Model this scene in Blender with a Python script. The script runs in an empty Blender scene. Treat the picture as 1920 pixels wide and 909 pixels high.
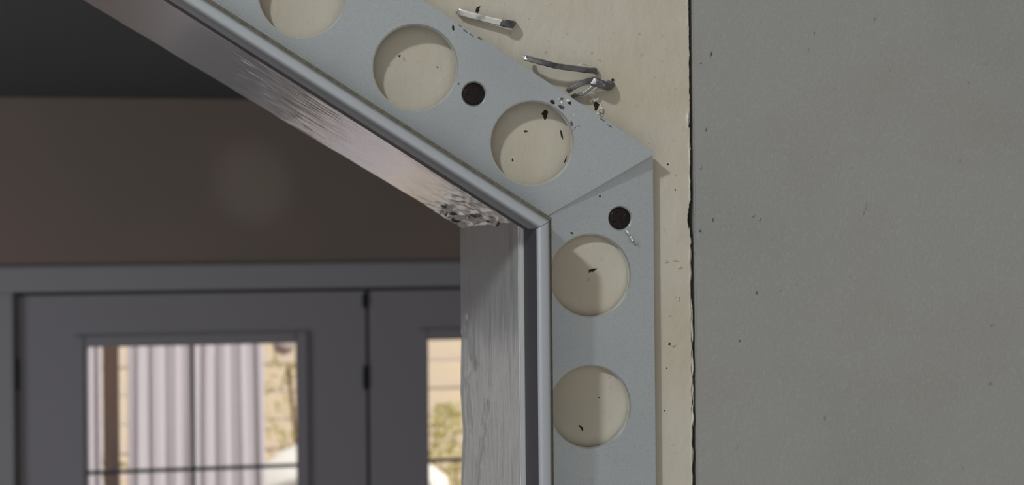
import bpy, bmesh, math, random
from mathutils import Vector, Matrix, noise
from mathutils.geometry import tessellate_polygon
random.seed(7)
SC = bpy.context.scene
COL = SC.collection
MM = 0.001

# ------------------------------------------------------------------ camera
F = 2800.0                                   # focal length in pixels of the 1920 x 909 frame
CAM = Vector((0, 0, 2.13))
YAW, PITCH, ROLL = math.atan(523 / F), 0.0, -0.0093
RM = (Matrix.Rotation(-YAW, 3, 'Z') @ Matrix.Rotation(math.pi / 2 + PITCH, 3, 'X') @ Matrix.Rotation(ROLL, 3, 'Z'))
cd = bpy.data.cameras.new('camera'); cam = bpy.data.objects.new('camera', cd); COL.objects.link(cam)
cam.matrix_world = Matrix.Translation(CAM) @ RM.to_4x4()
cd.sensor_width = 36; cd.lens = 36 * F / 1920
cd.clip_start = 0.01; cd.clip_end = 100
cd.dof.use_dof = True; cd.dof.focus_distance = 0.232; cd.dof.aperture_fstop = 48
SC.camera = cam
DW = 0.229                                   # the front wall's plane (y)

def at(px, py, y):
    d = RM @ Vector(((px - 960) / F, -(py - 454.5) / F, -1))
    return CAM + d * (y / d.y)
def W(px, py, lift=0.0):                     # point on the front wall; lift = mm towards the room we stand in
    return at(px, py, DW - lift * MM)

# ------------------------------------------------------------------ world, lights, exposure
w = bpy.data.worlds.new('world'); SC.world = w; w.use_nodes = True
bg = w.node_tree.nodes['Background']; bg.inputs[0].default_value = (1.0, 0.965, 0.93, 1); bg.inputs[1].default_value = 0.68
def light(name, kind, loc, energy, color, target=None, direction=None, **kw):
    ld = bpy.data.lights.new(name, kind); ld.energy = energy; ld.color = color
    for k, v in kw.items(): setattr(ld, k, v)
    o = bpy.data.objects.new(name, ld); COL.objects.link(o); o.location = loc
    d = direction if direction is not None else (Vector(target) - Vector(loc) if target is not None else None)
    if d is not None: o.rotation_euler = Vector(d).to_track_quat('-Z', 'Y').to_euler()
    return o
CORNER = W(1010, 430)
LDIR = Vector((1.0, 1.0, -0.92)).normalized()
light('room_lamp', 'SPOT', CORNER - LDIR * 1.6, 46, (0.96, 1.0, 0.99), direction=LDIR,
      shadow_soft_size=0.05, spot_size=math.radians(50), spot_blend=0.4)
light('sun', 'SUN', (0, -6, 9), 4.6, (1.0, 0.96, 0.92), direction=(-0.5, 0.45, -0.72), angle=0.02)
light('far_room_fill', 'AREA', (-2.5, 1.9, 1.5), 16, (0.96, 0.95, 1.0), target=(1.0, 3.3, 1.9), shape='RECTANGLE', size=1.0, size_y=1.4)  # added fill that brightens the dim far room
light('far_patch_spot', 'SPOT', at(700, 900, 2.4), 3.2, (0.95, 1.0, 1.0), target=at(474, 345, 3.6), shadow_soft_size=.01, spot_size=math.radians(10), spot_blend=1.0)  # unseen spot added to throw the pale patch on the far wall
SC.view_settings.view_transform = 'Standard'; SC.view_settings.look = 'None'
SC.view_settings.gamma = 1; SC.view_settings.use_curve_mapping = False
SC.view_settings.exposure = 0.0

# ------------------------------------------------------------------ materials
def srgb(r, g, b):
    f = lambda c: (c / 255 / 12.92) if c / 255 <= 0.04045 else ((c / 255 + 0.055) / 1.055) ** 2.4
    return (f(r), f(g), f(b), 1)
def mat(name, color, rough=0.6, metal=0.0, spec=0.5, bumps=(), mottles=(), coat=0.0, trans=None):
    """bumps: (scale, stretch xyz, strength, distance, detail); mottles: (color, scale, stretch, low, high, amount)"""
    m = bpy.data.materials.new(name); m.use_nodes = True
    nt = m.node_tree; N = nt.nodes; L = nt.links
    b = N['Principled BSDF']
    b.inputs['Base Color'].default_value = color; b.inputs['Roughness'].default_value = rough
    b.inputs['Metallic'].default_value = metal; b.inputs['Specular IOR Level'].default_value = spec
    b.inputs['Coat IOR'].default_value = 1.65
    b.inputs['Coat Weight'].default_value = coat; b.inputs['Coat Roughness'].default_value = 0.16
    tc = N.new('ShaderNodeTexCoord')
    def tex(scale, stretch, detail=4):
        mp = N.new('ShaderNodeMapping'); mp.inputs['Scale'].default_value = stretch
        L.new(tc.outputs['Object'], mp.inputs[0])
        t = N.new('ShaderNodeTexNoise'); t.inputs['Scale'].default_value = scale; t.inputs['Detail'].default_value = detail
        L.new(mp.outputs[0], t.inputs['Vector']); return t
    col = None
    for (c2, scale, stretch, lo, hi, amt) in mottles:
        t = tex(scale, stretch)
        mr = N.new('ShaderNodeMapRange'); mr.inputs[1].default_value = lo; mr.inputs[2].default_value = hi
        mr.inputs[4].default_value = amt; L.new(t.outputs[0], mr.inputs[0])
        mx = N.new('ShaderNodeMix'); mx.data_type = 'RGBA'; L.new(mr.outputs[0], mx.inputs[0])
        if col: L.new(col, mx.inputs[6])
        else: mx.inputs[6].default_value = color
        mx.inputs[7].default_value = c2; col = mx.outputs[2]
    if col: L.new(col, b.inputs['Base Color'])
    nrm = None
    for (scale, stretch, st, dist, det) in bumps:
        t = tex(scale, stretch, det)
        bp = N.new('ShaderNodeBump'); bp.inputs['Strength'].default_value = st; bp.inputs['Distance'].default_value = dist
        L.new(t.outputs[0], bp.inputs['Height'])
        if nrm: L.new(nrm, bp.inputs['Normal'])
        nrm = bp.outputs[0]
    if nrm: L.new(nrm, b.inputs['Normal'])
    if trans:
        tr = N.new('ShaderNodeBsdfTranslucent'); tr.inputs[0].default_value = color
        ms = N.new('ShaderNodeMixShader'); ms.inputs[0].default_value = trans
        L.new(b.outputs[0], ms.inputs[1]); L.new(tr.outputs[0], ms.inputs[2])
        L.new(ms.outputs[0], N['Material Output'].inputs[0])
    return m
O3 = (1, 1, 1)
M = {}
M['cream'] = mat('cream_paint', srgb(188, 184, 172), 0.65, spec=0.3,
    bumps=[(1800, O3, 0.35, 0.00012, 3), (380, (1, 1, 0.6), 0.45, 0.0004, 3), (90, O3, 0.25, 0.0012, 2)],
    mottles=[(srgb(180, 172, 154), 60, O3, 0.4, 0.7, 0.7), (srgb(140, 128, 108), 900, O3, 0.66, 0.74, 0.6), (srgb(204, 186, 172), 45, O3, 0.5, 0.7, 0.6)])
M['panel'] = mat('grey_panel_paint', srgb(144, 145, 143), 0.6, spec=0.3,
    bumps=[(2200, O3, 0.5, 0.00012, 3), (160, (1, 1, .7), 0.15, 0.0005, 3)],
    mottles=[(srgb(136, 140, 138), 22, O3, 0.45, 0.65, 0.8), (srgb(142, 136, 131), 26, (1, 1, 1.3), 0.52, 0.7, 0.6), (srgb(100, 96, 90), 420, O3, 0.70, 0.75, 0.5), (srgb(156, 158, 156), 1500, O3, 0.55, 0.7, 0.35)])
M['metal'] = mat('satin_aluminium', srgb(168, 175, 179), 0.42, metal=0.7,
    bumps=[(4000, O3, 0.35, 0.00005, 2)],
    mottles=[(srgb(156, 164, 166), 5000, O3, 0.45, 0.65, 0.8), (srgb(150, 156, 164), 50, O3, 0.45, 0.7, 0.5)])
M['bead'] = mat('brushed_bead_aluminium', srgb(172, 179, 186), 0.46, metal=0.7,
    bumps=[(2500, O3, 0.05, 0.00003, 2)],
    mottles=[(srgb(166, 172, 180), 3600, O3, 0.45, 0.65, 0.4)])
M['rim'] = mat('bare_punched_edge', srgb(232, 236, 238), 0.3, metal=0.85)
M['groove'] = mat('olive_recess_shade', srgb(104, 102, 90), 0.7, metal=0.0, bumps=[(2500, O3, 0.8, 0.0001, 3)],
    mottles=[(srgb(84, 83, 76), 1500, O3, 0.45, 0.6, 0.8)])  # shade of the recessed groove, put into the olive colour
M['jamb'] = mat('grey_gloss_paint', srgb(156, 161, 161), 0.24, spec=0.6, coat=0.6,
    bumps=[(420, (1, 1, 0.12), 0.45, 0.0004, 4)],
    mottles=[(srgb(110, 112, 112), 240, (1, 1, 0.3), 0.55, 0.7, 0.5)])
M['jamb_diag'] = mat('grey_gloss_paint_slope', srgb(146, 152, 150), 0.15, spec=0.85, coat=1.0,
    bumps=[(300, O3, 0.14, 0.0003, 4), (1500, O3, 0.18, 0.0001, 3)],
    mottles=[(srgb(96, 96, 96), 700, O3, 0.66, 0.72, 0.7)])
M['flake'] = mat('torn_paint', srgb(170, 168, 162), 0.4, bumps=[(1200, O3, 0.4, 0.0001, 3)])
M['plaster'] = mat('bare_plaster', srgb(206, 203, 192), 0.8, bumps=[(2500, O3, 0.5, 0.0001, 3)])
M['hole'] = mat('gouge_dark', srgb(34, 28, 24), 0.9)
M['screw'] = mat('dark_screw', srgb(20, 10, 10), 0.4, spec=0.25, metal=0.0, bumps=[(900, O3, 0.5, 0.0003, 3)])
M['staple'] = mat('zinc_staple_wire', srgb(225, 226, 222), 0.36, metal=0.8, bumps=[(1500, O3, 0.3, 0.0001, 3)],
    mottles=[(srgb(130, 128, 128), 300, O3, 0.5, 0.65, 0.7)])
M['staple_dark'] = mat('tarnished_staple_wire', srgb(128, 128, 132), 0.4, metal=0.8, bumps=[(1500, O3, 0.4, 0.0001, 3)],
    mottles=[(srgb(60, 58, 62), 500, O3, 0.45, 0.62, 0.7)])
M['far_wall'] = mat('brown_wall_paint', srgb(164, 147, 141), 0.8, spec=0.2, mottles=[(srgb(150, 143, 132), 1.3, O3, 0.4, 0.65, 0.8)])
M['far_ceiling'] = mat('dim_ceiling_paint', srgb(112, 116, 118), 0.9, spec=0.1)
M['room_white'] = mat('white_room_paint', srgb(205, 202, 196), 0.8, spec=0.2)
M['smudge'] = mat('grey_brown_dirt', srgb(84, 80, 76), 0.9)
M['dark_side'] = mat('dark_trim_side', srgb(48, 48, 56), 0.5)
M['floor'] = mat('dark_floor', srgb(92, 80, 70), 0.5)
M['door'] = mat('white_door_paint', srgb(176, 176, 184), 0.5, spec=0.3)
M['casing'] = mat('white_casing_paint', srgb(184, 186, 192), 0.5, spec=0.3)
M['seal'] = mat('dark_door_seal', srgb(34, 36, 42), 0.6)
M['muntin'] = mat('blue_grey_muntin', srgb(44, 62, 74), 0.5)
M['curtain'] = mat('sheer_curtain', srgb(230, 225, 230), 0.9, spec=0.1, trans=0.4)
M['post'] = mat('brown_porch_post', srgb(132, 96, 72), 0.6, mottles=[(srgb(90, 66, 50), 20, (1, 1, .1), 0.4, 0.6, 0.7)])
M['siding'] = mat('tan_boards', srgb(224, 206, 180), 0.7, mottles=[(srgb(214, 198, 184), 3, (1, 1, 4), 0.4, 0.6, 0.7)])
M['leaf'] = mat('leaf_green', srgb(190, 188, 122), 0.6, trans=0.4, mottles=[(srgb(212, 200, 150), 4, O3, 0.4, 0.6, 0.8)])
M['white'] = mat('white_plastic', srgb(240, 236, 228), 0.5)
M['globe'] = mat('grey_globe', srgb(170, 156, 150), 0.5)
M['ground'] = mat('patio_concrete', srgb(214, 204, 190), 0.8)
g = bpy.data.materials.new('window_glass'); g.use_nodes = True; nt = g.node_tree
nt.nodes.remove(nt.nodes['Principled BSDF'])
tr = nt.nodes.new('ShaderNodeBsdfTransparent'); tr.inputs[0].default_value = (.93, .94, .95, 1)
gl = nt.nodes.new('ShaderNodeBsdfGlossy'); gl.inputs['Roughness'].default_value = 0.03
fr = nt.nodes.new('ShaderNodeFresnel'); ms = nt.nodes.new('ShaderNodeMixShader')
nt.links.new(fr.outputs[0], ms.inputs[0]); nt.links.new(tr.outputs[0], ms.inputs[1]); nt.links.new(gl.outputs[0], ms.inputs[2])
nt.links.new(ms.outputs[0], nt.nodes['Material Output'].inputs[0]); M['glass'] = g

# ------------------------------------------------------------------ helpers
def obj(name, bm, m, parent=None, smooth=False, origin=None):
    me = bpy.data.meshes.new(name)
    if origin is not None: bmesh.ops.translate(bm, verts=bm.verts, vec=-Vector(origin))
    bm.normal_update(); bm.to_mesh(me); bm.free()
    o = bpy.data.objects.new(name, me); COL.objects.link(o)
    me.materials.append(M[m] if isinstance(m, str) else m)
    if smooth:
        for p in me.polygons: p.use_smooth = True
    if origin is not None: o.location = origin
    if parent is not None:
        o.parent = parent
        if parent.type == 'EMPTY' or parent.location.length: o.location = o.location - parent.location
    return o
def tag(o, label=None, cat=None, group=None, kind=None):
    if label: o['label'] = label
    if cat: o['category'] = cat
    if group: o['group'] = group
    if kind: o['kind'] = kind
    return o
def thing(name, loc, label, cat, group=None):
    o = bpy.data.objects.new(name, None); COL.objects.link(o); o.location = loc; o.empty_display_size = 0.01
    return tag(o, label, cat, group)
def add_box(bm, a, b, bevel=0.0):
    vs = [bm.verts.new((x, y, z)) for x in (a[0], b[0]) for y in (a[1], b[1]) for z in (a[2], b[2])]
    idx = [(0, 1, 3, 2), (4, 6, 7, 5), (0, 4, 5, 1), (2, 3, 7, 6), (0, 2, 6, 4), (1, 5, 7, 3)]
    fs = [bm.faces.new([vs[i] for i in f]) for f in idx]
    bmesh.ops.recalc_face_normals(bm, faces=fs)
    if bevel: bmesh.ops.bevel(bm, geom=list({e for f in fs for e in f.edges}), offset=bevel, segments=2, affect='EDGES')
    return bm
def box(a, b, bevel=0.0): return add_box(bmesh.new(), a, b, bevel)
def poly_slab(loops, to3, n_front, n_back, bev=0.0, holes_r=None):
    """outline plus holes (2D, mm) extruded between two lifts; hole rims get a small chamfer"""
    bm = bmesh.new()
    circ = []
    for (c, r, k) in (holes_r or []):
        circ.append([(c[0] + math.cos(2 * math.pi * i / k), c[1] + math.sin(2 * math.pi * i / k)) for i in range(k)])
    def ring(c, r, k, n): return [bm.verts.new(to3(c[0] + r * math.cos(2 * math.pi * i / k), c[1] + r * math.sin(2 * math.pi * i / k), n)) for i in range(k)]
    def cap(n, dr, flip):
        vl = []; pts = []
        for lp in loops:
            vl += [bm.verts.new(to3(p[0], p[1], n)) for p in lp]
            pts.append([Vector((p[0], p[1], 0)) for p in lp])
        out_n = len(vl); rings = []
        for (c, r, k) in (holes_r or []):
            rg = ring(c, r + dr, k, n); rings.append(rg); vl += rg
            pts.append([Vector((c[0] + (r + dr) * math.cos(2 * math.pi * i / k), c[1] + (r + dr) * math.sin(2 * math.pi * i / k), 0)) for i in range(k)])
        for t in tessellate_polygon(pts):
            try: bm.faces.new([vl[i] for i in (t if not flip else t[::-1])])
            except ValueError: pass
        return vl[:out_n], rings
    fo, fr_ = cap(n_front, bev, False); bo, br_ = cap(n_back, 0, True)
    def strip(a, b):
        for i in range(len(a)):
            j = (i + 1) % len(a)
            bm.faces.new([a[i], a[j], b[j], b[i]])
    st = 0
    for lp in loops:
        strip(fo[st:st + len(lp)], bo[st:st + len(lp)]); st += len(lp)
    for q, (c, r, k) in enumerate(holes_r or []):
        if bev:
            mid = ring(c, r, k, n_front - bev * 1.2); strip(fr_[q], mid); strip(mid, br_[q])
        else: strip(fr_[q], br_[q])
    bmesh.ops.recalc_face_normals(bm, faces=bm.faces)
    return bm
def bar(bm, pts, wd, th, up=Vector((0, -1, 0)), taper=1.0):
    """flat wire swept along points: th along 'up', wd across"""
    rings = []
    for i, p in enumerate(pts):
        a = pts[max(i - 1, 0)]; b = pts[min(i + 1, len(pts) - 1)]
        t = (b - a).normalized(); s = t.cross(up)
        if s.length < 1e-3: s = t.cross(Vector((0, 0, 1)))
        s.normalize(); u = s.cross(t).normalized()
        h = wd / 2; k = th / 2; c = 0.3
        sec = [(-h, -k * (1 - c)), (-h * (1 - c), -k), (h * (1 - c), -k), (h, -k * (1 - c)), (h, k * (1 - c)), (h * (1 - c), k), (-h * (1 - c), k), (-h, k * (1 - c))]
        rings.append([bm.verts.new(p + s * x + u * y) for x, y in sec])
    for a, b in zip(rings, rings[1:]):
        for i in range(8): bm.faces.new([a[i], a[(i + 1) % 8], b[(i + 1) % 8], b[i]])
    bm.faces.new(rings[0][::-1]); bm.faces.new(rings[-1])
    return bm
def smooth_pts(pts, n=6):
    out = []
    for i in range(len(pts) - 1):
        p0 = pts[max(i - 1, 0)]; p1 = pts[i]; p2 = pts[i + 1]; p3 = pts[min(i + 2, len(pts) - 1)]
        for k in range(n):
            t = k / n
            out.append(0.5 * ((2 * p1) + (p2 - p0) * t + (2 * p0 - 5 * p1 + 4 * p2 - p3) * t * t + (3 * p1 - p0 - 3 * p2 + p3) * t ** 3))
    out.append(pts[-1]); return out
def lump(bm, c, r, squash=(1, 1, 1), sub=2, jag=0.35, seed=0):
    t = bmesh.ops.create_icosphere(bm, subdivisions=sub, radius=1)
    for v in t['verts']:
        k = 1 + jag * noise.noise(v.co * 1.7 + Vector((seed * 7.3, seed, 0)))
        v.co = Vector(c) + Vector((v.co.x * squash[0], v.co.y * squash[1], v.co.z * squash[2])) * r * k

# ------------------------------------------------------------------ front wall with the clipped-corner opening
JX = W(973, 560).x                                    # face of the upright jamb
BC = W(974, 415.5)                                      # jamb meets slope, on the wall plane
a_ = W(325, 0); SLOPE = (a_.z - BC.z) / (BC.x - a_.x)  # rise per unit run of the sloped corner
DEPTH = 0.062
HEAD_Z = 2.33; HX = BC.x - (HEAD_Z - BC.z) / SLOPE; LX = -1.7
edge = []
for i in range(0, 361):                               # ragged right edge of the cream wall
    py = 960 - i * 3.2
    p = W(1295 + (py - 454) * 0.0093, py)
    n1 = noise.noise(Vector((0, 0, py * 0.045))) * 0.20 + noise.noise(Vector((3, 0, py * 0.21))) * 0.11
    if py > 455: n1 -= 0.10
    if 375 < py < 446: n1 -= 0.42 * math.sin((py - 375) / 71 * math.pi) ** .6
    if 212 < py < 240: n1 -= 0.38 * math.sin((py - 212) / 28 * math.pi)
    edge.append((p.x + n1 * MM, p.z))
T = 0.003
out = [(JX + T, 0.0), (edge[0][0], 0.0)] + edge + [(edge[-1][0], 3.3), (-3.2, 3.3), (-3.2, 0), (LX, 0), (LX, BC.z),
       (LX + (HX - BC.x) * -1, HEAD_Z), (HX, HEAD_Z + T), (JX + T, BC.z + T * 0.5)]
bm = poly_slab([out], lambda x, z, y: Vector((x, y, z)), DW, DW + DEPTH)
wall = tag(obj('wall_front', bm, 'cream'), kind='structure')
# the room we stand in: unseen ceiling and side wall, added to block the sun
tag(obj('ceiling_sun_block', box((-3.2, -2.6, 3.3), (1.3, DW, 3.36)), 'room_white'), kind='structure')
tag(obj('wall_sun_block', box((1.2, -2.6, 0), (1.3, DW, 3.3)), 'room_white'), kind='structure')
# grey panel right of the crack
pe = W(1302.0, 454).x
bm = bmesh.new()
add_box(bm, (pe, DW - 0.0001, 0), (1.1995, DW + 0.0125, 3.2995), 0.0002)
panel = tag(obj('wall_right', bm, 'panel'), kind='structure')
bm = box((edge[0][0] - .01, DW + DEPTH - .002, 0), (1.2, DW + DEPTH, 3.3)); obj('backing_board', bm, 'hole', panel)

# torn paint ridge along the crack
def ridge(name, y0, y1, px0, wdt, hgt, m, parent, seed):
    bm = bmesh.new(); prev = None; n = int((y1 - y0) / 2.5)
    for i in range(n + 1):
        py = y0 + (y1 - y0) * i / n
        x = px0 + (py - 454) * 0.0093 + noise.noise(Vector((seed, 0, py * 0.05))) * 2.2
        k = max(0.15, 0.6 + noise.noise(Vector((seed + 5, 0, py * 0.03)))) * min(1, i / 6, (n - i) / 6 + .05)
        row = []
        for j, (dx, l) in enumerate(((-1, -.05), (-.45, .6), (.1, 1), (.6, .5), (1, -.6))):
            row.append(bm.verts.new(W(x + dx * wdt * k + noise.noise(Vector((j, seed, py * .2))) * .6, py, l * hgt * k)))
        if prev:
            for j in range(4): bm.faces.new([prev[j], prev[j + 1], row[j + 1], row[j]])
        prev = row
    return obj(name, bm, m, parent, smooth=True)
ridge('torn_paint_edge', 425, 940, 1293.0, 3.4, 0.35, 'cream', wall, 1)
ridge('torn_paint_edge', 205, 246, 1291.5, 4.2, 0.7, 'plaster', wall, 4)
ridge('torn_paint_edge', -20, 60, 1293.5, 2.4, 0.3, 'cream', wall, 6)
ridge('torn_paint_edge', 560, 800, 1296.2, 2.0, 0.3, 'plaster', wall, 9)
ridge('torn_paint_edge', 255, 380, 1293.8, 2.0, 0.25, 'plaster', wall, 12)

# gouges, specks and crumbs on the paint
def speck(px, py, rx, rz, lift=0.0, m='hole', parent=None, name='gouge', seed=0, dep=0.06, rot=0):
    bm = bmesh.new(); c = W(px, py, lift)
    lump(bm, (0, 0, 0), 1, (rx / 12 * MM, dep * MM, rz / 12 * MM), 2, 0.9, seed)
    bmesh.ops.rotate(bm, verts=bm.verts, cent=(0, 0, 0), matrix=Matrix.Rotation(rot, 3, 'Y'))
    bmesh.ops.translate(bm, verts=bm.verts, vec=c)
    return obj(name, bm, m, parent, smooth=False)
for i, (x, y, a, b, r) in enumerate([(896, 18, 3.4, 6.5, .3), (1022, 214, 5, 8, 0.1), (1110, 507, 8, 2.4, -.3), (1118, 199, 5, 8, .2),
        (1149, 150, 3, 3, 0), (1255, 645, 2, 3, .5), (1252, 308, 2, 2, 0), (749, 105, 2, 2, 0),
        (820, 126, 1.3, 1.3, 0), (1060, 300, 1.4, 7, .4), (1053, 252, 2, 9, -.2), (1090, 802, 2.5, 7, -.6), (1123, 745, 1.3, 1.3, 0),
        (986, 246, 4, 1.6, 0), (961, 300, 1.5, 2.5, 0), (1266, 356, 1.2, 2, .3), (1250, 690, 1.2, 1.2, 0), (1246, 770, 1.5, 1, 0)]):
    speck(x, y, a, b, 0.0, 'hole', wall, 'gouge', i, rot=r)
for i, (x, y, a, b, r) in enumerate([(1333, 101, 3.2, 4.5, .4), (1314, 119, 1.8, 2.6, .5), (1337, 412, 1.4, 4.5, 0), (1313, 433, 3, 3.2, 0),
        (1324, 243, 1.2, 5, .1), (1419, 549, 1.4, 5, 0), (1387, 639, 2.6, 2.4, 0), (1527, 62, 1, 4, 0)]):
    speck(x, y, a * .8, b * .8, 0.1, 'smudge', panel, 'gouge', 40 + i, rot=r, dep=.04)
for i, (x, y, a, b) in enumerate([(1638, 35, 3, 8), (1622, 385, 3, 9), (1618, 398, 4, 4), (1312, 314, 4, 5), (1411, 404, 4, 3), (1424, 410, 3, 4)]):
    speck(x, y, a, b, 0.1, 'panel', panel, 'paint_blob', 60 + i, dep=.16)
for i, (x, y, a, b) in enumerate([(1108, 179, 5, 3.5), (1113, 187, 6, 5), (1126, 205, 4, 7), (1106, 190, 4, 3), (1121, 214, 4, 3), (1120, 186, 3, 4)]):
    speck(x, y, a, b, 0.15, 'plaster', wall, 'plaster_crumb', 80 + i, dep=.35)
for i, (x, y, a, b) in enumerate([(1274, 541 - 40, 5, 3), (1265, 488, 6, 2), (1262, 648, 4, 3), (1248, 490, 4, 3), (1272, 560, 3, 5)]):
    speck(x, y, a, b, 0.0, 'cream', wall, 'paint_blob', 90 + i, dep=.22)

# ------------------------------------------------------------------ grey painted jamb boards (relief is geometry)
def relief_vertical(d, z):                            # d depth mm 0..71, z mm measured up
    v = noise.noise(Vector((d * 0.28, 0, z * 0.05))) * 0.12 + noise.noise(Vector((d * 0.9, 3, z * 0.11))) * 0.09
    v += noise.noise(Vector((d * 1.6, 3, z * 0.35))) * 0.02
    return v
zc = (BC.z) / MM
def drip(d, z, pts, r, h):
    best = 9e9
    for (a, b) in zip(pts, pts[1:]):
        ab = Vector(b) - Vector(a); ap = Vector((d, z)) - Vector(a)
        t = max(0, min(1, ap.dot(ab) / ab.dot(ab))); q = (ap - ab * t); q.x *= 0.45
        best = min(best, q.length)
    return h * math.exp(-(best / r) ** 2)
DR1 = [[(30, -32), (34, -37), (40, -44), (44, -52)], [(58, -22), (60, -32), (57, -40), (61, -52)], [(50, -18), (44, -26), (52, -30), (48, -38)], [(4, -1), (5, -18), (3, -30), (5, -60)]]
def grid_board(name, n_d, n_l, L0, L1, fpos, m, parent=None, thick=None):
    bm = bmesh.new(); rows = []
    for j in range(n_l + 1):
        l = L0 + (L1 - L0) * j / n_l
        row = [bm.verts.new(fpos(-1, l, i)) for i in (0, 1)]
        for i in range(n_d + 1):
            row.append(bm.verts.new(fpos(i / n_d, l, None)))
        row.append(bm.verts.new(fpos(2, l, None)))
        rows.append(row)
    for a, b in zip(rows, rows[1:]):
        for i in range(len(a) - 1): bm.faces.new([a[i], a[i + 1], b[i + 1], b[i]])
        bm.faces.new([a[-1], a[0], b[0], b[-1]])
    bm.faces.new(rows[0]); bm.faces.new(rows[-1][::-1])
    bmesh.ops.recalc_face_normals(bm, faces=bm.faces)
    return obj(name, bm, m, parent, smooth=True)
RND = 1.0
def edge_prof(t):                                     # inside corner rounding near the front arris (mm)
    d = t * 62.0
    if d < RND: return RND - math.sqrt(max(0, RND * RND - (RND - d) ** 2))
    if d > 62 - RND: q = d - (62 - RND); return RND - math.sqrt(max(0, RND * RND - q * q))
    return 0
def depth_t(t):                                       # denser samples near the front arris
    return t ** 1.25
def vpos(t, l, k):
    z = BC.z + l * MM
    if t == -1: return Vector((JX + (3.0 if k == 0 else 1.2) * MM, DW + (0.0 if k else 0.0), z))
    if t == 2: return Vector((JX + 3.0 * MM, DW + DEPTH, z))
    t = depth_t(t); d = t * 62
    wob = 0.22 * noise.noise(Vector((0, 9, l * 0.12))) * math.exp(-(d / 2.5) ** 2)
    rel = relief_vertical(d, l) + sum(drip(d, l, p, 0.8, .38) - drip(d - 2.6, l, p, 0.9, .26) for q, p in enumerate(DR1[:3]))
    fade = min(1, max(0.12, (-l - 8) / 14))
    rel *= fade
    return Vector((JX + (edge_prof(t) + wob - rel) * MM, DW + d * MM, z))
trim_v = tag(grid_board('trim_1', 150, 300, -75, 0.6, vpos, 'jamb'), kind='structure')
tag(obj('jamb_lower', box((JX, DW, 0), (JX + .003, DW + DEPTH, BC.z - .0751)), 'jamb', trim_v))
U = Vector((-1, 0, SLOPE)).normalized(); OUT = Vector((SLOPE, 0, 1)).normalized()      # along the slope; away from the opening
DR2 = [[(46, 60), (38, 50), (30, 40), (22, 26)], [(52, 55), (40, 48), (36, 34)], [(14, 26), (9, 18), (5, 9)], [(30, 52), (24, 44), (20, 30)]]
def dpos(t, l, k):
    base = BC + U * l * MM
    if t == -1: return base + OUT * (3.0 if k == 0 else 1.2) * MM
    if t == 2: return base + OUT * 3.0 * MM + Vector((0, DEPTH * (1 + .30 * max(0, l) / 94), 0))
    t = depth_t(t); d = t * 62
    rel = noise.noise(Vector((d * 0.10, 1, l * 0.16))) * 0.05 + noise.noise(Vector((d * 0.5, 5, l * 0.5))) * 0.022
    mid = math.exp(-((l - 41) / 9.5) ** 2)
    rg = noise.noise(Vector((d * 0.30, 8, l * 0.07 + d * .03))); rel += mid * 0.75 * max(0, .2 - abs(rg)) + mid * .08 * noise.noise(Vector((d * .7, 3, l * .25)))
    end = math.exp(-(max(l - 1, 0) / 7.0) ** 2)
    rg2 = noise.noise(Vector((d * 0.10, 12, l * 0.55))); rel += end * (0.55 * max(0, .35 - abs(rg2)) + 0.10 * noise.noise(Vector((d * .3, 2, l * .9))))
    f2 = math.exp(-(d / 9) ** 2) * max(0, min(1, (26 - l) / 10)); rg3 = noise.noise(Vector((d * 0.5, 17, l * 0.2))); rel += f2 * .5 * max(0, .3 - abs(rg3))
    if l > 50: rel *= max(0.06, (62 - l) / 12)
    wob = 0.15 * noise.noise(Vector((0, 4, l * 0.15))) * math.exp(-((62 - d) / 2.5) ** 2)
    return base - OUT * (rel - edge_prof(t) - wob + 0.8 * max(0, l) / 94 * d / 62) * MM + Vector((0, d * (1 + .30 * max(0, l) / 94) * MM, 0))
trim_d = tag(grid_board('trim_2', 150, 330, -0.2, 110, dpos, 'jamb_diag'), kind='structure')
# rest of the lining
bm = poly_slab([[(BC.x + U.x * .1101, BC.z + U.z * .1101), (HX, HEAD_Z), (-1.4, HEAD_Z), (-1.4, HEAD_Z + .003), (HX, HEAD_Z + .003), (BC.x + U.x * .1101 + OUT.x * .003, BC.z + U.z * .1101 + OUT.z * .003)]],
               lambda x, z, y: Vector((x, y, z)), DW, DW + DEPTH)
obj('head_lining', bm, 'jamb_diag', trim_d)
# curled paint flakes where slope meets upright
for i, (l, d, ln, wd) in enumerate([(1.3, 55, 8, 1.8), (3.3, 46, 9, 1.6), (1.5, 36, 10, 1.7), (5, 54, 8, 1.1), (1.0, 20, 9, 1.3), (6.5, 42, 8, 1.0), (2.5, 27, 9, 1.1)]):
    bm = bmesh.new(); rows = []
    for a in range(15):
        s = a / 14 - .5; row = []
        for b in range(7):
            q = b / 6 - .5
            hh = (0.25 + 0.45 * abs(q) * 2 * (1 + .5 * noise.noise(Vector((a * .6, i, b))))) * math.cos(s * 2.6) + .08 * noise.noise(Vector((a * .9, b * .8, i * 3)))
            p = BC + U * (l + q * wd + .5 * math.sin(s * 3 + i)) * MM + Vector((0, (d + s * ln) * MM, 0)) - OUT * hh * MM
            row.append(bm.verts.new(p))
        rows.append(row)
    for r0, r1 in zip(rows, rows[1:]):
        for b in range(6): bm.faces.new([r0[b], r0[b + 1], r1[b + 1], r1[b]])
    o = obj('paint_flake', bm, 'flake', trim_d, smooth=True)
    sm = o.modifiers.new('thickness', 'SOLIDIFY'); sm.thickness = 0.00012

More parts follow.
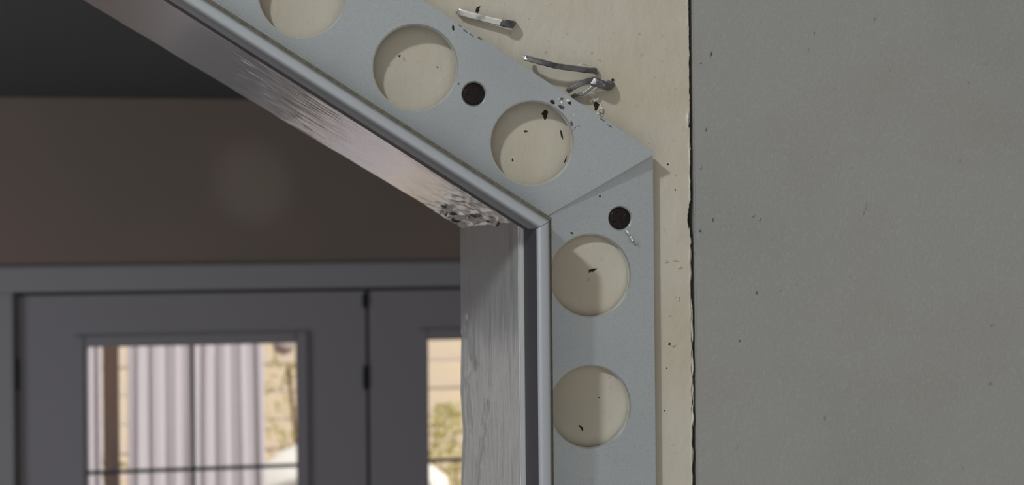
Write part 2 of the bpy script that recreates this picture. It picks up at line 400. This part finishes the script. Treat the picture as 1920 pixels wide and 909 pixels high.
# ------------------------------------------------------------------ perforated aluminium edge trims
H = 10.5; MC = W(1007, 428, H)                         # outer corner of the mitre at the bead front
def frame3(O, A, B):                                  # local (a along, b outward, n lift) in mm
    return lambda a, b, n: Vector((O.x + (A.x * a + B.x * b) * MM, DW - n * MM, O.z + (A.z * a + B.z * b) * MM))
RIGHT = Vector((1, 0, 0)); DOWN = Vector((0, 0, -1))
q1 = W(480, 92, H); q2 = W(710, 240, H)
UD = (q1 - MC); UD.y = 0; UD.normalize(); OD = Vector((UD.z, 0, -UD.x)); OD = OD if OD.z > 0 else -OD
FD = frame3(MC, UD, OD); FV = frame3(MC, DOWN, RIGHT)
def loc(P, A, B): d = (P - MC); return (d.dot(A) / MM, d.dot(B) / MM)
def miter_ab(P3): return P3
mit_in = W(1037, 409, H); mit_tip = W(1230, 287, 3.3)
mdir = (mit_tip - MC); mdir.y = 0; mdir.normalize()      # mitre line in plan
def a_of(b, A, B):                                    # along-coordinate of the mitre at outward distance b
    t = b / mdir.dot(B); return mdir.dot(A) * t
def profile_bar(fr, A, B, prof, a1, name, m, parent, shift=0.0, smooth=True):
    bm = bmesh.new(); r0 = []; r1 = []
    for (b, n) in prof:
        r0.append(bm.verts.new(fr(a_of(b, A, B) + shift, b, n))); r1.append(bm.verts.new(fr(a1, b, n)))
    k = len(prof)
    for i in range(k): bm.faces.new([r0[i], r0[(i + 1) % k], r1[(i + 1) % k], r1[i]])
    bm.faces.new(r0[::-1]); bm.faces.new(r1)
    bmesh.ops.recalc_face_normals(bm, faces=bm.faces)
    o = obj(name, bm, m, parent, smooth=smooth)
    if smooth:
        o.data.polygons.foreach_set('use_smooth', [True] * len(o.data.polygons))
        es = o.modifiers.new('split', 'EDGE_SPLIT'); es.split_angle = math.radians(35)
    return o
def bead_prof(wd, ro):
    p = [(0, 0.05)]
    for i in range(7): t = math.pi / 2 * i / 6; p.append((ro - ro * math.cos(t), H - ro + ro * math.sin(t)))
    for i in range(5): t = math.pi / 2 * i / 4; p.append((wd - .35 + .35 * math.sin(t), H - .35 + .35 * math.cos(t)))
    p.append((wd, 0.05)); return p
def edge_trim(fr, A, B, length, bw, gw, ro, lin, lout, bmax, holes, small, label, shift):
    t = thing('metal_edge_trim', fr(a_of(8, A, B) + 10, 8, 0), label, 'metal trim', None)
    profile_bar(fr, A, B, bead_prof(bw, ro), length, 'rounded_edge', 'bead', t, shift)
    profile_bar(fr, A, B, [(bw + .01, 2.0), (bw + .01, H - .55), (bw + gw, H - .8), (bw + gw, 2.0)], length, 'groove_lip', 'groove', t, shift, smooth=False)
    hs_ = H - ro + .1
    profile_bar(fr, A, B, [(-.05, 0.1), (-.05, hs_ if ro < 1 else 3.6), (.0, hs_ if ro < 1 else 3.6), (.0, 0.1)], length, 'outer_side', 'dark_side', t, shift, smooth=False)
    b0 = bw + .02
    lift = lambda b: lin + (lout - lin) * (b - b0) / (bmax - b0)
    outl = [(a_of(b0, A, B) + shift, b0), (a_of(bmax, A, B) + shift, bmax), (length, bmax), (length, b0)]
    hs = [(h, 6.4, 56) for h in holes] + [(h, 1.75, 28) for h in small]
    bm = poly_slab([outl], lambda a, b, n: fr(a, b, lift(b) + n), 0.0, -0.8, 0.22, hs)
    fo = obj('perforated_flange', bm, 'metal', t); fo.data.materials.append(M['rim'])
    for p in fo.data.polygons:
        if abs(p.normal.y) < .9 and p.area < 6e-7: p.material_index = 1
    return t, lift
# diagonal holes, in local mm
dl = lambda b: 1.5 + 1.8 * (b - 2) / 17
hd = [loc(W(x, y, 2.3), UD, OD) for (x, y) in ((566, -11), (778.5, 127), (997.5, 268))]
print('diag holes', hd, 'tip', loc(mit_tip, UD, OD), loc(mit_tip, DOWN, RIGHT))
step = (hd[0][0] - hd[2][0]) / 2; hb = sum(h[1] for h in hd) / 3
hd_all = [(h[0], hb) for h in hd] + [(hd[0][0] + step * k, hb) for k in range(1, 6)]
sd = loc(W(888.5, 176, 2.4), UD, OD); sv = loc(W(1163, 409, 1.5), DOWN, RIGHT)
tip = loc(mit_tip, UD, OD)
hv = [loc(W(1106.5, y, 1.5), DOWN, RIGHT) for y in (516.5, 762.5)]
hv_all = [hv[0], hv[1]] + [(hv[1][0] + (hv[1][0] - hv[0][0]) * k, hv[1][1]) for k in (1, 2)]
print('vert holes', hv, 'right', loc(W(1225, 400, 1.5), DOWN, RIGHT), 'out', loc(W(1000, 125, 3.3), UD, OD))
vmax = loc(W(1225, 400, 1.5), DOWN, RIGHT)[1]
t1, lift_d = edge_trim(FD, UD, OD, 185, 2.0, 0.62, 1.05, 1.5, 3.3, tip[1], hd_all, [sd],
    'sloping satin aluminium tile trim with large round holes, lifted off the cream wall', 0.0)
t2, lift_v = edge_trim(FV, DOWN, RIGHT, 95, 1.95, 0.42, 0.7, 1.5, 1.5, vmax, hv_all, [sv],
    'upright satin aluminium tile trim with large round holes beside the dark crack', 0.08)

# screws sunk in the small holes
def screw(C3, label, tilt):
    o = thing('screw', C3, label, 'screw', None)
    bm = bmesh.new(); k = 28
    prof = [(1.72, -.6), (1.68, -.25), (1.5, -.14), (1.1, -.10), (.6, -.08), (0.2, -.08)]
    rings = [[bm.verts.new((C3.x + r * MM * math.cos(2 * math.pi * i / k), C3.y - n * MM, C3.z + r * MM * math.sin(2 * math.pi * i / k))) for i in range(k)] for r, n in prof]
    for a, b in zip(rings, rings[1:]):
        for i in range(k): bm.faces.new([a[i], a[(i + 1) % k], b[(i + 1) % k], b[i]])
    bm.faces.new(rings[-1]); bmesh.ops.recalc_face_normals(bm, faces=bm.faces)
    obj('screw_head', bm, 'screw', o, smooth=False)
    bm = bmesh.new()
    for ang in (tilt, tilt + math.pi / 2):
        for s in (-1, 1):
            d = Vector((math.cos(ang), 0, math.sin(ang))) * s; 
            bar(bm, [C3 + d * .75 * MM + Vector((0, .12 * MM, 0)), C3 + d * 1.25 * MM + Vector((0, .04 * MM, 0))], .22 * MM, .12 * MM)
    obj('drive_recess', bm, 'screw', o)
    bm = bmesh.new(); ring = [Vector((C3.x, C3.y + d * MM, C3.z)) for d in (.6, 2.4)]
    bar(bm, [ring[0], ring[1]], 1.8 * MM, 1.8 * MM, Vector((0, 0, 1)))
    obj('shank', bm, 'screw', o)
screw(FD(sd[0], sd[1], lift_d(sd[1]) - .15), 'dark round screw head between two large holes in the sloping trim', .1)
screw(FV(sv[0], sv[1], lift_v(sv[1]) - .15), 'dark round screw head above the holes of the upright trim', .5)
# swarf curl under the second screw
pts = smooth_pts([W(1172, 430, 1.7), W(1178, 436, 2.2), W(1183, 444, 2.0), W(1187, 451, 2.4), W(1191, 456, 1.8), W(1195, 457, 2.1)], 6)
bm = bmesh.new(); bar(bm, pts, .28 * MM, .1 * MM)
for i, (x, y) in enumerate(((1186, 452), (1191, 458), (1194, 454))): lump(bm, W(x, y, 1.75), .16 * MM, (1, 1, 1), 1, .8, i)
tag(obj('metal_shaving', bm, 'staple'), 'thin curled metal shaving hanging below the dark screw of the upright trim', 'shaving')
# burrs and nicks on the sloping flange
def nick(px, py, rx, rz, m, sd_, name, rot=0, tall=.12):
    b = loc(W(px, py, 2.6), UD, OD)[1]; n = lift_d(b)
    return speck(px, py, rx, rz, n, m, None, name, sd_, dep=tall, rot=rot)
nk = [(850, 52, 2.2, 5, 'hole', 0), (1036, 191, 5, 3, 'hole', .4), (1068, 192, 3.5, 3.5, 'hole', 0), (1053, 185, 4, 2, 'staple_dark', 0),
      (1052, 200, 6, 3, 'staple_dark', .5), (1077, 225 - 10, 1.5, 1.5, 'staple', 0), (1054, 193, 3, 2, 'staple', .3), (1066, 188, 4, 3, 'plaster', .3), (1048, 186, 3, 1.4, 'staple', -.8),
      (872, 58, 5, .9, 'staple_dark', .6), (884, 66, 4, .8, 'staple_dark', .7), (862, 48, 4, .8, 'staple_dark', .6), (1072, 232, 2, 5, 'staple_dark', -.4), (1077, 240, 1.5, 5, 'staple', .9), (1083, 235, 5, .9, 'staple', .5),
      (860, 157, 1.6, 1.6, 'hole', 0), (1125, 370 - 2, 2, 2, 'hole', 0), (900, 72, 5, 1.2, 'staple_dark', .6), (1130, 225, 6, 1.0, 'staple_dark', .55), (1143, 236, 5, 1.0, 'staple_dark', .5)]
fl = [c for c in bpy.data.objects if c.name.startswith('perforated_flange')]
for i, (x, y, a, b, m, r) in enumerate(nk):
    par = t2 if y > 350 else t1
    if y > 350: o = speck(x, y, a, b, 1.5, m, None, 'nick', 100 + i, dep=.05)
    else: o = nick(x, y, a, b, m, 100 + i, 'nick' if m == 'hole' else 'burr', r, .05 if m == 'hole' else .14)
    o.parent = par; o.location = -par.location
o = speck(1072, 437, 4, 1.6, 1.5, 'hole', None, 'nick', 150, dep=.05, rot=.5); o.parent = t2; o.location = -t2.location

# ------------------------------------------------------------------ staples
def V(*a): return [W(*p) for p in a]
# A: bright one, left leg in the wall, right end lifted
bm = bmesh.new(); bar(bm, smooth_pts(V((862, 20, -1.0), (861, 20.5, .5), (864, 23, 1.1), (895, 31.5, 1.3), (925, 39, 1.4), (942, 42.5, 1.6)), 5), 1.05 * MM, .5 * MM, Vector((0, -1, -.55)))
oA = thing('staple', W(862, 20), 'shiny flat wire staple near the top, right end bent and lifted', 'staple', None)
obj('staple_crown', bm, 'staple', oA)
bm = bmesh.new(); bar(bm, smooth_pts(V((940, 41.5, 1.6), (948, 44, 1.9), (958, 45.5, 1.7), (962, 46, 0.8), (962, 46, -.6)), 5), 1.15 * MM, .55 * MM, Vector((0, -1, -.3)))
obj('staple_leg', bm, 'staple_dark', oA)
# B: long bowed one
bm = bmesh.new(); bar(bm, smooth_pts(V((986, 108, 2.9), (1000, 112.5, 3.2), (1025, 119, 3.1), (1045, 124, 2.8), (1075, 128, 2.2), (1100, 131.5, 1.6), (1114, 132.5, 1.0)), 5), .85 * MM, .5 * MM, Vector((0, -1, -.35)))
oB = thing('staple', W(1114, 133), 'long dull staple standing off the wall just above the bent one', 'staple', None)
obj('staple_crown', bm, 'staple_dark', oB)
bm = bmesh.new(); bar(bm, smooth_pts(V((990, 109, 3.0), (985.5, 107.5, 2.8), (985, 108, 2.0), (989, 110, 1.4)), 5), .85 * MM, .45 * MM)
obj('staple_leg', bm, 'staple', oB)
bm = bmesh.new(); bar(bm, smooth_pts(V((1111, 132, 1.2), (1117, 133.5, .7), (1117, 134, -.5)), 5), .9 * MM, .5 * MM)
obj('staple_leg', bm, 'staple_dark', oB)
bm = bmesh.new(); bar(bm, smooth_pts(V((1082, 124, 1.9), (1088, 120, 2.1), (1096, 120, 2.0), (1102, 123, 1.7)), 5), .12 * MM, .12 * MM)
obj('wire_burr', bm, 'staple', oB)
# C: twisted one half pulled out
oC = thing('staple', W(1130, 160), 'dark twisted staple half pulled from the chipped plaster beside the sloping trim', 'staple', None)
bm = bmesh.new(); bar(bm, smooth_pts(V((1064, 171, 1.2), (1075, 164, 1.8), (1092, 155, 2.2), (1108, 151, 2.2), (1113, 149, 2.0)), 5), .75 * MM, .45 * MM, Vector((0, -1, -.4)))
obj('staple_leg', bm, 'staple_dark', oC)
bm = bmesh.new(); bar(bm, smooth_pts(V((1072, 181, .6), (1084, 177, 1.2), (1094, 176, 1.4), (1106, 167, 1.6), (1116, 158, 1.9), (1118, 152, 2.0)), 5), .55 * MM, .4 * MM, Vector((0, -1, -.2)))
obj('staple_leg', bm, 'staple_dark', oC)
bm = bmesh.new(); bar(bm, smooth_pts(V((1110, 152, 2.0), (1120, 155, 2.4), (1131, 159, 2.3), (1141, 162, 1.6), (1145, 158, .8), (1144, 155, -.3)), 5), 1.25 * MM, .7 * MM)
lump(bm, W(1141, 163, 1.2), .55 * MM, (1.2, .8, .9), 2, .6, 3); lump(bm, W(1128, 160, 2.4), .5 * MM, (1.4, .7, .9), 2, .8, 5)
obj('staple_crown', bm, 'staple_dark', oC)
bm = bmesh.new(); lump(bm, W(1124, 164, .3), .95 * MM, (1.5, .5, .8), 3, .7, 9)
obj('plaster_crumb', bm, 'plaster', wall)

# ------------------------------------------------------------------ far room
YF = 3.6; CZ = at(400, 186, YF).z
fx = lambda px, py=700: at(px, py, YF).x
fz = lambda py, px=500: at(px, py, YF).z
XL, XR = -2.6, 1.9
def st(name, bm, m, parent=None): return tag(obj(name, bm, m, parent), kind='structure' if parent is None else None)
GX0, GX1, GZ1 = fx(160), fx(556), fz(644)            # glass of door 1
PXM = (fx(1556) - fx(556)) / 1000                     # metres per pixel at the far wall
D1L, D1R = fx(31), fx(690)
H2L = fx(803); GW = GX1 - GX0; H2R = H2L + GW; D2R = H2R + (H2L - D1R)
ZT = fz(541)                                          # leaf top
CL, CR = D1L - 72 * PXM, D2R + 72 * PXM               # casing outer edges
CT = fz(494)
W1L, W1R = CL - 480 * PXM, CL - 12 * PXM
GZ0 = GZ1 - 1.5
# far wall in pieces around the openings
bm = bmesh.new()
add_box(bm, (XL, YF, 0), (W1L, YF + .12, CZ + .1)); add_box(bm, (W1R, YF, 0), (D1L, YF + .12, CZ + .1))
add_box(bm, (W1L, YF, GZ1 + .01), (W1R, YF + .12, CZ + .1)); add_box(bm, (W1L, YF, 0), (W1R, YF + .12, .75))
add_box(bm, (D1L, YF, ZT + .004), (D2R, YF + .12, CZ + .1)); add_box(bm, (D2R, YF, 0), (XR, YF + .12, CZ + .1))
st('wall_back', bm, 'far_wall')
st('wall_left', box((XL - .1, DW + DEPTH, 0), (XL, YF + .12, CZ + .1)), 'far_wall')
st('wall_side', box((XR, DW + DEPTH + .001, 0), (XR + .1, YF + .12, CZ + .1)), 'far_wall')
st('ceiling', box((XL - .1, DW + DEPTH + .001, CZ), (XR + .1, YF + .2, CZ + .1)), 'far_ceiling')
st('floor', box((-3.5, -1.5, -.05), (2.5, YF + .12, 0)), 'floor')
# casing
c = tag(obj('trim_3', box((CL, YF - .018, ZT), (CR, YF, CT), .004), 'casing'), kind='structure')
obj('side_casing', box((CL, YF - .018, 0), (D1L - .002, YF, ZT - .0005), .004), 'casing', c)
obj('side_casing', box((D2R + .002, YF - .018, 0), (CR, YF, ZT - .0005), .004), 'casing', c)
obj('door_seal', box((D1L, YF + .004, ZT - .009), (D2R, YF + .03, ZT + .003)), 'seal', c)
def leaf(name, x0, x1, g0, g1, label_hinge_right):
    y0, y1 = YF + .006, YF + .046; zt = ZT - .009
    bm = bmesh.new()
    add_box(bm, (x0, y0, .01), (g0 - .022, y1, zt)); add_box(bm, (g1 + .022, y0, .01), (x1, y1, zt))
    add_box(bm, (g0 - .022, y0, GZ1 + .022), (g1 + .022, y1, zt)); add_box(bm, (g0 - .022, y0, .01), (g1 + .022, y1, GZ0 - .022))
    d = tag(obj(name, bm, 'door'), kind='structure')
    for (a, b) in (((g0 - .028, y0 - .012, GZ0 - .028), (g0, y0, GZ1 + .028)), ((g1, y0 - .012, GZ0 - .028), (g1 + .028, y0, GZ1 + .028)),
                   ((g0, y0 - .012, GZ1), (g1, y0, GZ1 + .028)), ((g0, y0 - .012, GZ0 - .028), (g1, y0, GZ0))):
        obj('glazing_bead', box(a, b, .004), 'door', d)
    bm = bmesh.new()
    add_box(bm, (g0 - .0215, y0 + .001, GZ0), (g0, y1, GZ1)); add_box(bm, (g1, y0 + .001, GZ0), (g1 + .0215, y1, GZ1))
    add_box(bm, (g0 - .0215, y0 + .001, GZ1), (g1 + .0215, y1, GZ1 + .0215)); add_box(bm, (g0 - .0215, y0 + .001, GZ0 - .0215), (g1 + .0215, y1, GZ0))
    obj('lite_frame', bm, 'seal', d)
    xm = (g0 + g1) / 2; mw = .0045; ch = (GZ1 - fz(877))
    obj('muntin', box((xm - mw, y0 + .012, GZ0), (xm + mw, y0 + .028, GZ1)), 'muntin', d)
    rows = [GZ1]; z = GZ1 - ch
    while z > GZ0 + .1:
        obj('muntin', box((g0, y0 + .013, z - .0038), (g1, y0 + .027, z + .0038)), 'muntin', d); rows.append(z); z -= ch
    rows.append(GZ0)
    for a, b in zip(rows, rows[1:]):
        for (p, q) in ((g0, xm), (xm, g1)):
            obj('pane', box((p + .0002, y0 + .019, b + .0002), (q - .0002, y0 + .022, a - .0002)), 'glass', d)
    return d
d1 = leaf('door_1', D1L + .003, D1R - .004, GX0, GX1, True)
d2 = leaf('door_2', D1R + .004, D2R - .003, H2L, H2R, False)
for (x, za, zb, p) in ((D1R - .006, fz(552), fz(580), d1), (D1R - .006, fz(690), fz(735), d1), (D1L + .002, fz(660), fz(720), d1)):
    obj('hinge', box((x - .005, YF - .004, zb), (x + .003, YF + .012, za), .002), 'seal', p)
bm = box((D1R - .004, YF + .012, .01), (D1R + .004, YF + .04, ZT - .01)); obj('centre_seal', bm, 'seal', d1)
# window left of the doors (seen only as a reflection in the gloss paint)
wf = bmesh.new()
for (a, b) in (((W1L, YF - .015, .75), (W1L + .04, YF + .05, GZ1 + .01)), ((W1R - .012, YF - .015, .75), (W1R, YF + .05, GZ1 + .01)),
               ((W1L + .04, YF - .015, GZ1 - .01), (W1R - .012, YF + .05, GZ1 + .01)), ((W1L + .04, YF - .015, .75), (W1R - .012, YF + .05, .8))): add_box(wf, a, b, .003)
w1 = tag(obj('window_1', wf, 'casing'), kind='structure')
obj('pane', box((W1L + .04, YF + .02, .8), (W1R - .012, YF + .023, GZ1 - .01)), 'glass', w1)

# ------------------------------------------------------------------ porch and garden beyond the glass
st('ground', box((-7, YF + .12, -.06), (7, 16, 0)), 'ground')
def curtain(px0, px1, y, nf, label, amp=.012, seed=0, flare=1.0):
    xa, xb = at(px0, 760, y).x, at(px1, 760, y).x; bm = bmesh.new(); rows = []
    nx = nf * 10; zt, zb = 2.35, .25
    for j in range(41):
        z = zt + (zb - zt) * j / 40; k = (zt - z) / (zt - zb); row = []
        for i in range(nx + 1):
            s = i / nx
            ph = s * nf * 2 * math.pi + 1.6 * noise.noise(Vector((s * 3, seed, k * 1.2)))
            row.append(bm.verts.new((xa + (xb - xa) * (s - .0) + (s - .5) * .03 * k * flare, y + amp * (0.5 + .6 * k) * (math.sin(ph) + .4 * math.sin(2.3 * ph + seed)), z)))
        rows.append(row)
    for r0, r1 in zip(rows, rows[1:]):
        for i in range(nx): bm.faces.new([r0[i], r0[i + 1], r1[i + 1], r1[i]])
    o = obj('curtain', bm, 'curtain', smooth=True)
    s = o.modifiers.new('thickness', 'SOLIDIFY'); s.thickness = .0008
    return tag(o, label, 'curtain')
curtain(243, 492, 4.7, 8, 'wide white gathered porch curtain filling the middle of the left door glass', .009, 1)
curtain(140, 190, 4.55, 3, 'narrow strip of white curtain at the left edge of the door glass', .012, 5, .2)
curtain(-620, -60, 4.7, 12, 'white porch curtain hanging outside the window left of the doors', .016, 8)
tag(obj('curtain_rod', box((at(-640, 700, 4.6).x, 4.60, 2.36), (at(520, 700, 4.6).x, 4.62, 2.38)), 'seal'), 'dark rod carrying the white porch curtains', 'curtain rod')
p0, p1 = at(193, 760, 4.9).x, at(222, 760, 4.9).x
pp = thing('porch_post', ((p0 + p1) / 2, 4.92, 0), 'brown square timber porch post left of the wide curtain', 'post')
obj('post_shaft', box((p0, 4.9, 0), (p1, 4.95, 2.5), .004), 'post', pp)
obj('post_foot', box((p0 - .01, 4.89, 0), (p1 + .01, 4.96, .12), .004), 'post', pp)
tag(obj('porch_beam', box((-3.2, 4.88, 2.5), (3.2, 4.97, 2.62), .004), 'post'), 'brown timber porch beam resting on the porch post', 'beam')
# board fence / tan cladding behind
fence = thing('board_fence', (0, 7.5, 0), 'tall tan horizontal board fence behind the porch', 'fence')
z = 0.0; bi = 0; rows_me = {}
while z < 2.9:
    for k in range(4):
        xa = -4 + k * 2.2
        if not rows_me: 
            b = obj('board', box((xa, 7.5, z), (xa + 2.19, 7.53, z + .135), .004), 'siding', fence); rows_me[0] = b; bx_, bz_ = xa, z
        else:
            b = rows_me[0].copy(); COL.objects.link(b); b.location = rows_me[0].location + Vector((xa - bx_, .004 * ((bi * 7) % 3 - 1), z - bz_))
        bi += 1
    z += .14
def shrub(x, y, z0, h, r, n, leaf_r, label, name='leafy_shrub', seed=0):
    t = thing(name, (x, y, z0), label, 'shrub'); rnd = random.Random(seed)
    bm = bmesh.new()
    for i in range(n):
        a = rnd.random() * 6.283; rr = r * math.sqrt(rnd.random()); zz = z0 + h * (.12 + .88 * rnd.random())
        rr *= math.sin(min(1, (zz - z0) / h) * 2.6 + .3)
        c = Vector((x + rr * math.cos(a), y + rr * math.sin(a), zz))
        d = Vector((rnd.uniform(-1, 1), rnd.uniform(-1, 1), rnd.uniform(-.4, 1))).normalized(); s = d.cross(Vector((rnd.random(), rnd.random(), rnd.random()))).normalized()
        q = leaf_r * rnd.uniform(.6, 1.3)
        bm.faces.new([bm.verts.new(v) for v in (c, c + d * q + s * q * .4, c + d * 2 * q, c + d * q - s * q * .4)])
    tag(obj('foliage', bm, 'leaf', t), kind='stuff')
    bm = bmesh.new()
    for i in range(5):
        a = i * 1.256; bar(bm, [Vector((x, y, z0)), Vector((x + r * .3 * math.cos(a), y + r * .3 * math.sin(a), z0 + h * .5)), Vector((x + r * .5 * math.cos(a), y + r * .5 * math.sin(a), z0 + h * .8))], .012, .012, Vector((0, 1, .1)))
    obj('stem', bm, 'post', t)
s1 = at(545, 720, 6.8); shrub(s1.x + .12, 6.8, 0, 1.98, .32, 2600, .018, 'tall yellow green shrub seen at the right side of the left door glass', seed=1)
s2 = at(205, 880, 5.2); shrub(s2.x, 5.2, 0, s2.z + .04, .10, 260, .03, 'small green plant at the foot of the brown porch post', 'garden_plant', 2)
s3 = at(845, 780, 7.1); shrub(s3.x, 7.1, 0, s3.z + .05, .3, 2200, .018, 'low yellow green shrub behind the right door glass', seed=3)
# pale patio parasol/table and hanging globe
q0 = at(525, 800, 6.0)
tb = thing('patio_table', (q0.x + .25, 6.0, 0), 'white draped patio table visible low in the left door glass', 'table')
bm = bmesh.new(); k = 28; prof = [(.02, 1.0), (.25, .93), (.42, .84), (.46, .55), (.47, .06)]
zt = q0.z - .0
rings = [[bm.verts.new((tb.location.x + r * math.cos(6.283 * i / k) * (1 + .03 * math.sin(i * 1.8)), 6.0 + .5 * r * math.sin(6.283 * i / k), zt * h)) for i in range(k)] for r, h in prof]
for a, b in zip(rings, rings[1:]):
    for i in range(k): bm.faces.new([a[i], a[(i + 1) % k], b[(i + 1) % k], b[i]])
bm.faces.new(rings[0]); obj('table_cover', bm, 'white', tb, smooth=True)
bm = bmesh.new(); add_box(bm, (tb.location.x - .2, 5.9, 0), (tb.location.x + .2, 6.1, .05)); obj('table_base', bm, 'seal', tb)
g0 = at(532, 648, 4.925)
gl_ = thing('hanging_globe', g0, 'grey round lantern hanging at the top right of the left door glass', 'lantern')
bm = bmesh.new(); bmesh.ops.create_uvsphere(bm, u_segments=20, v_segments=12, radius=.036); bmesh.ops.scale(bm, vec=(1, 1, .8), verts=bm.verts)
bmesh.ops.translate(bm, verts=bm.verts, vec=g0); obj('globe', bm, 'globe', gl_, smooth=True)
obj('cord', box((g0.x - .002, g0.y - .002, g0.z + .025), (g0.x + .002, g0.y + .002, 2.505)), 'seal', gl_)
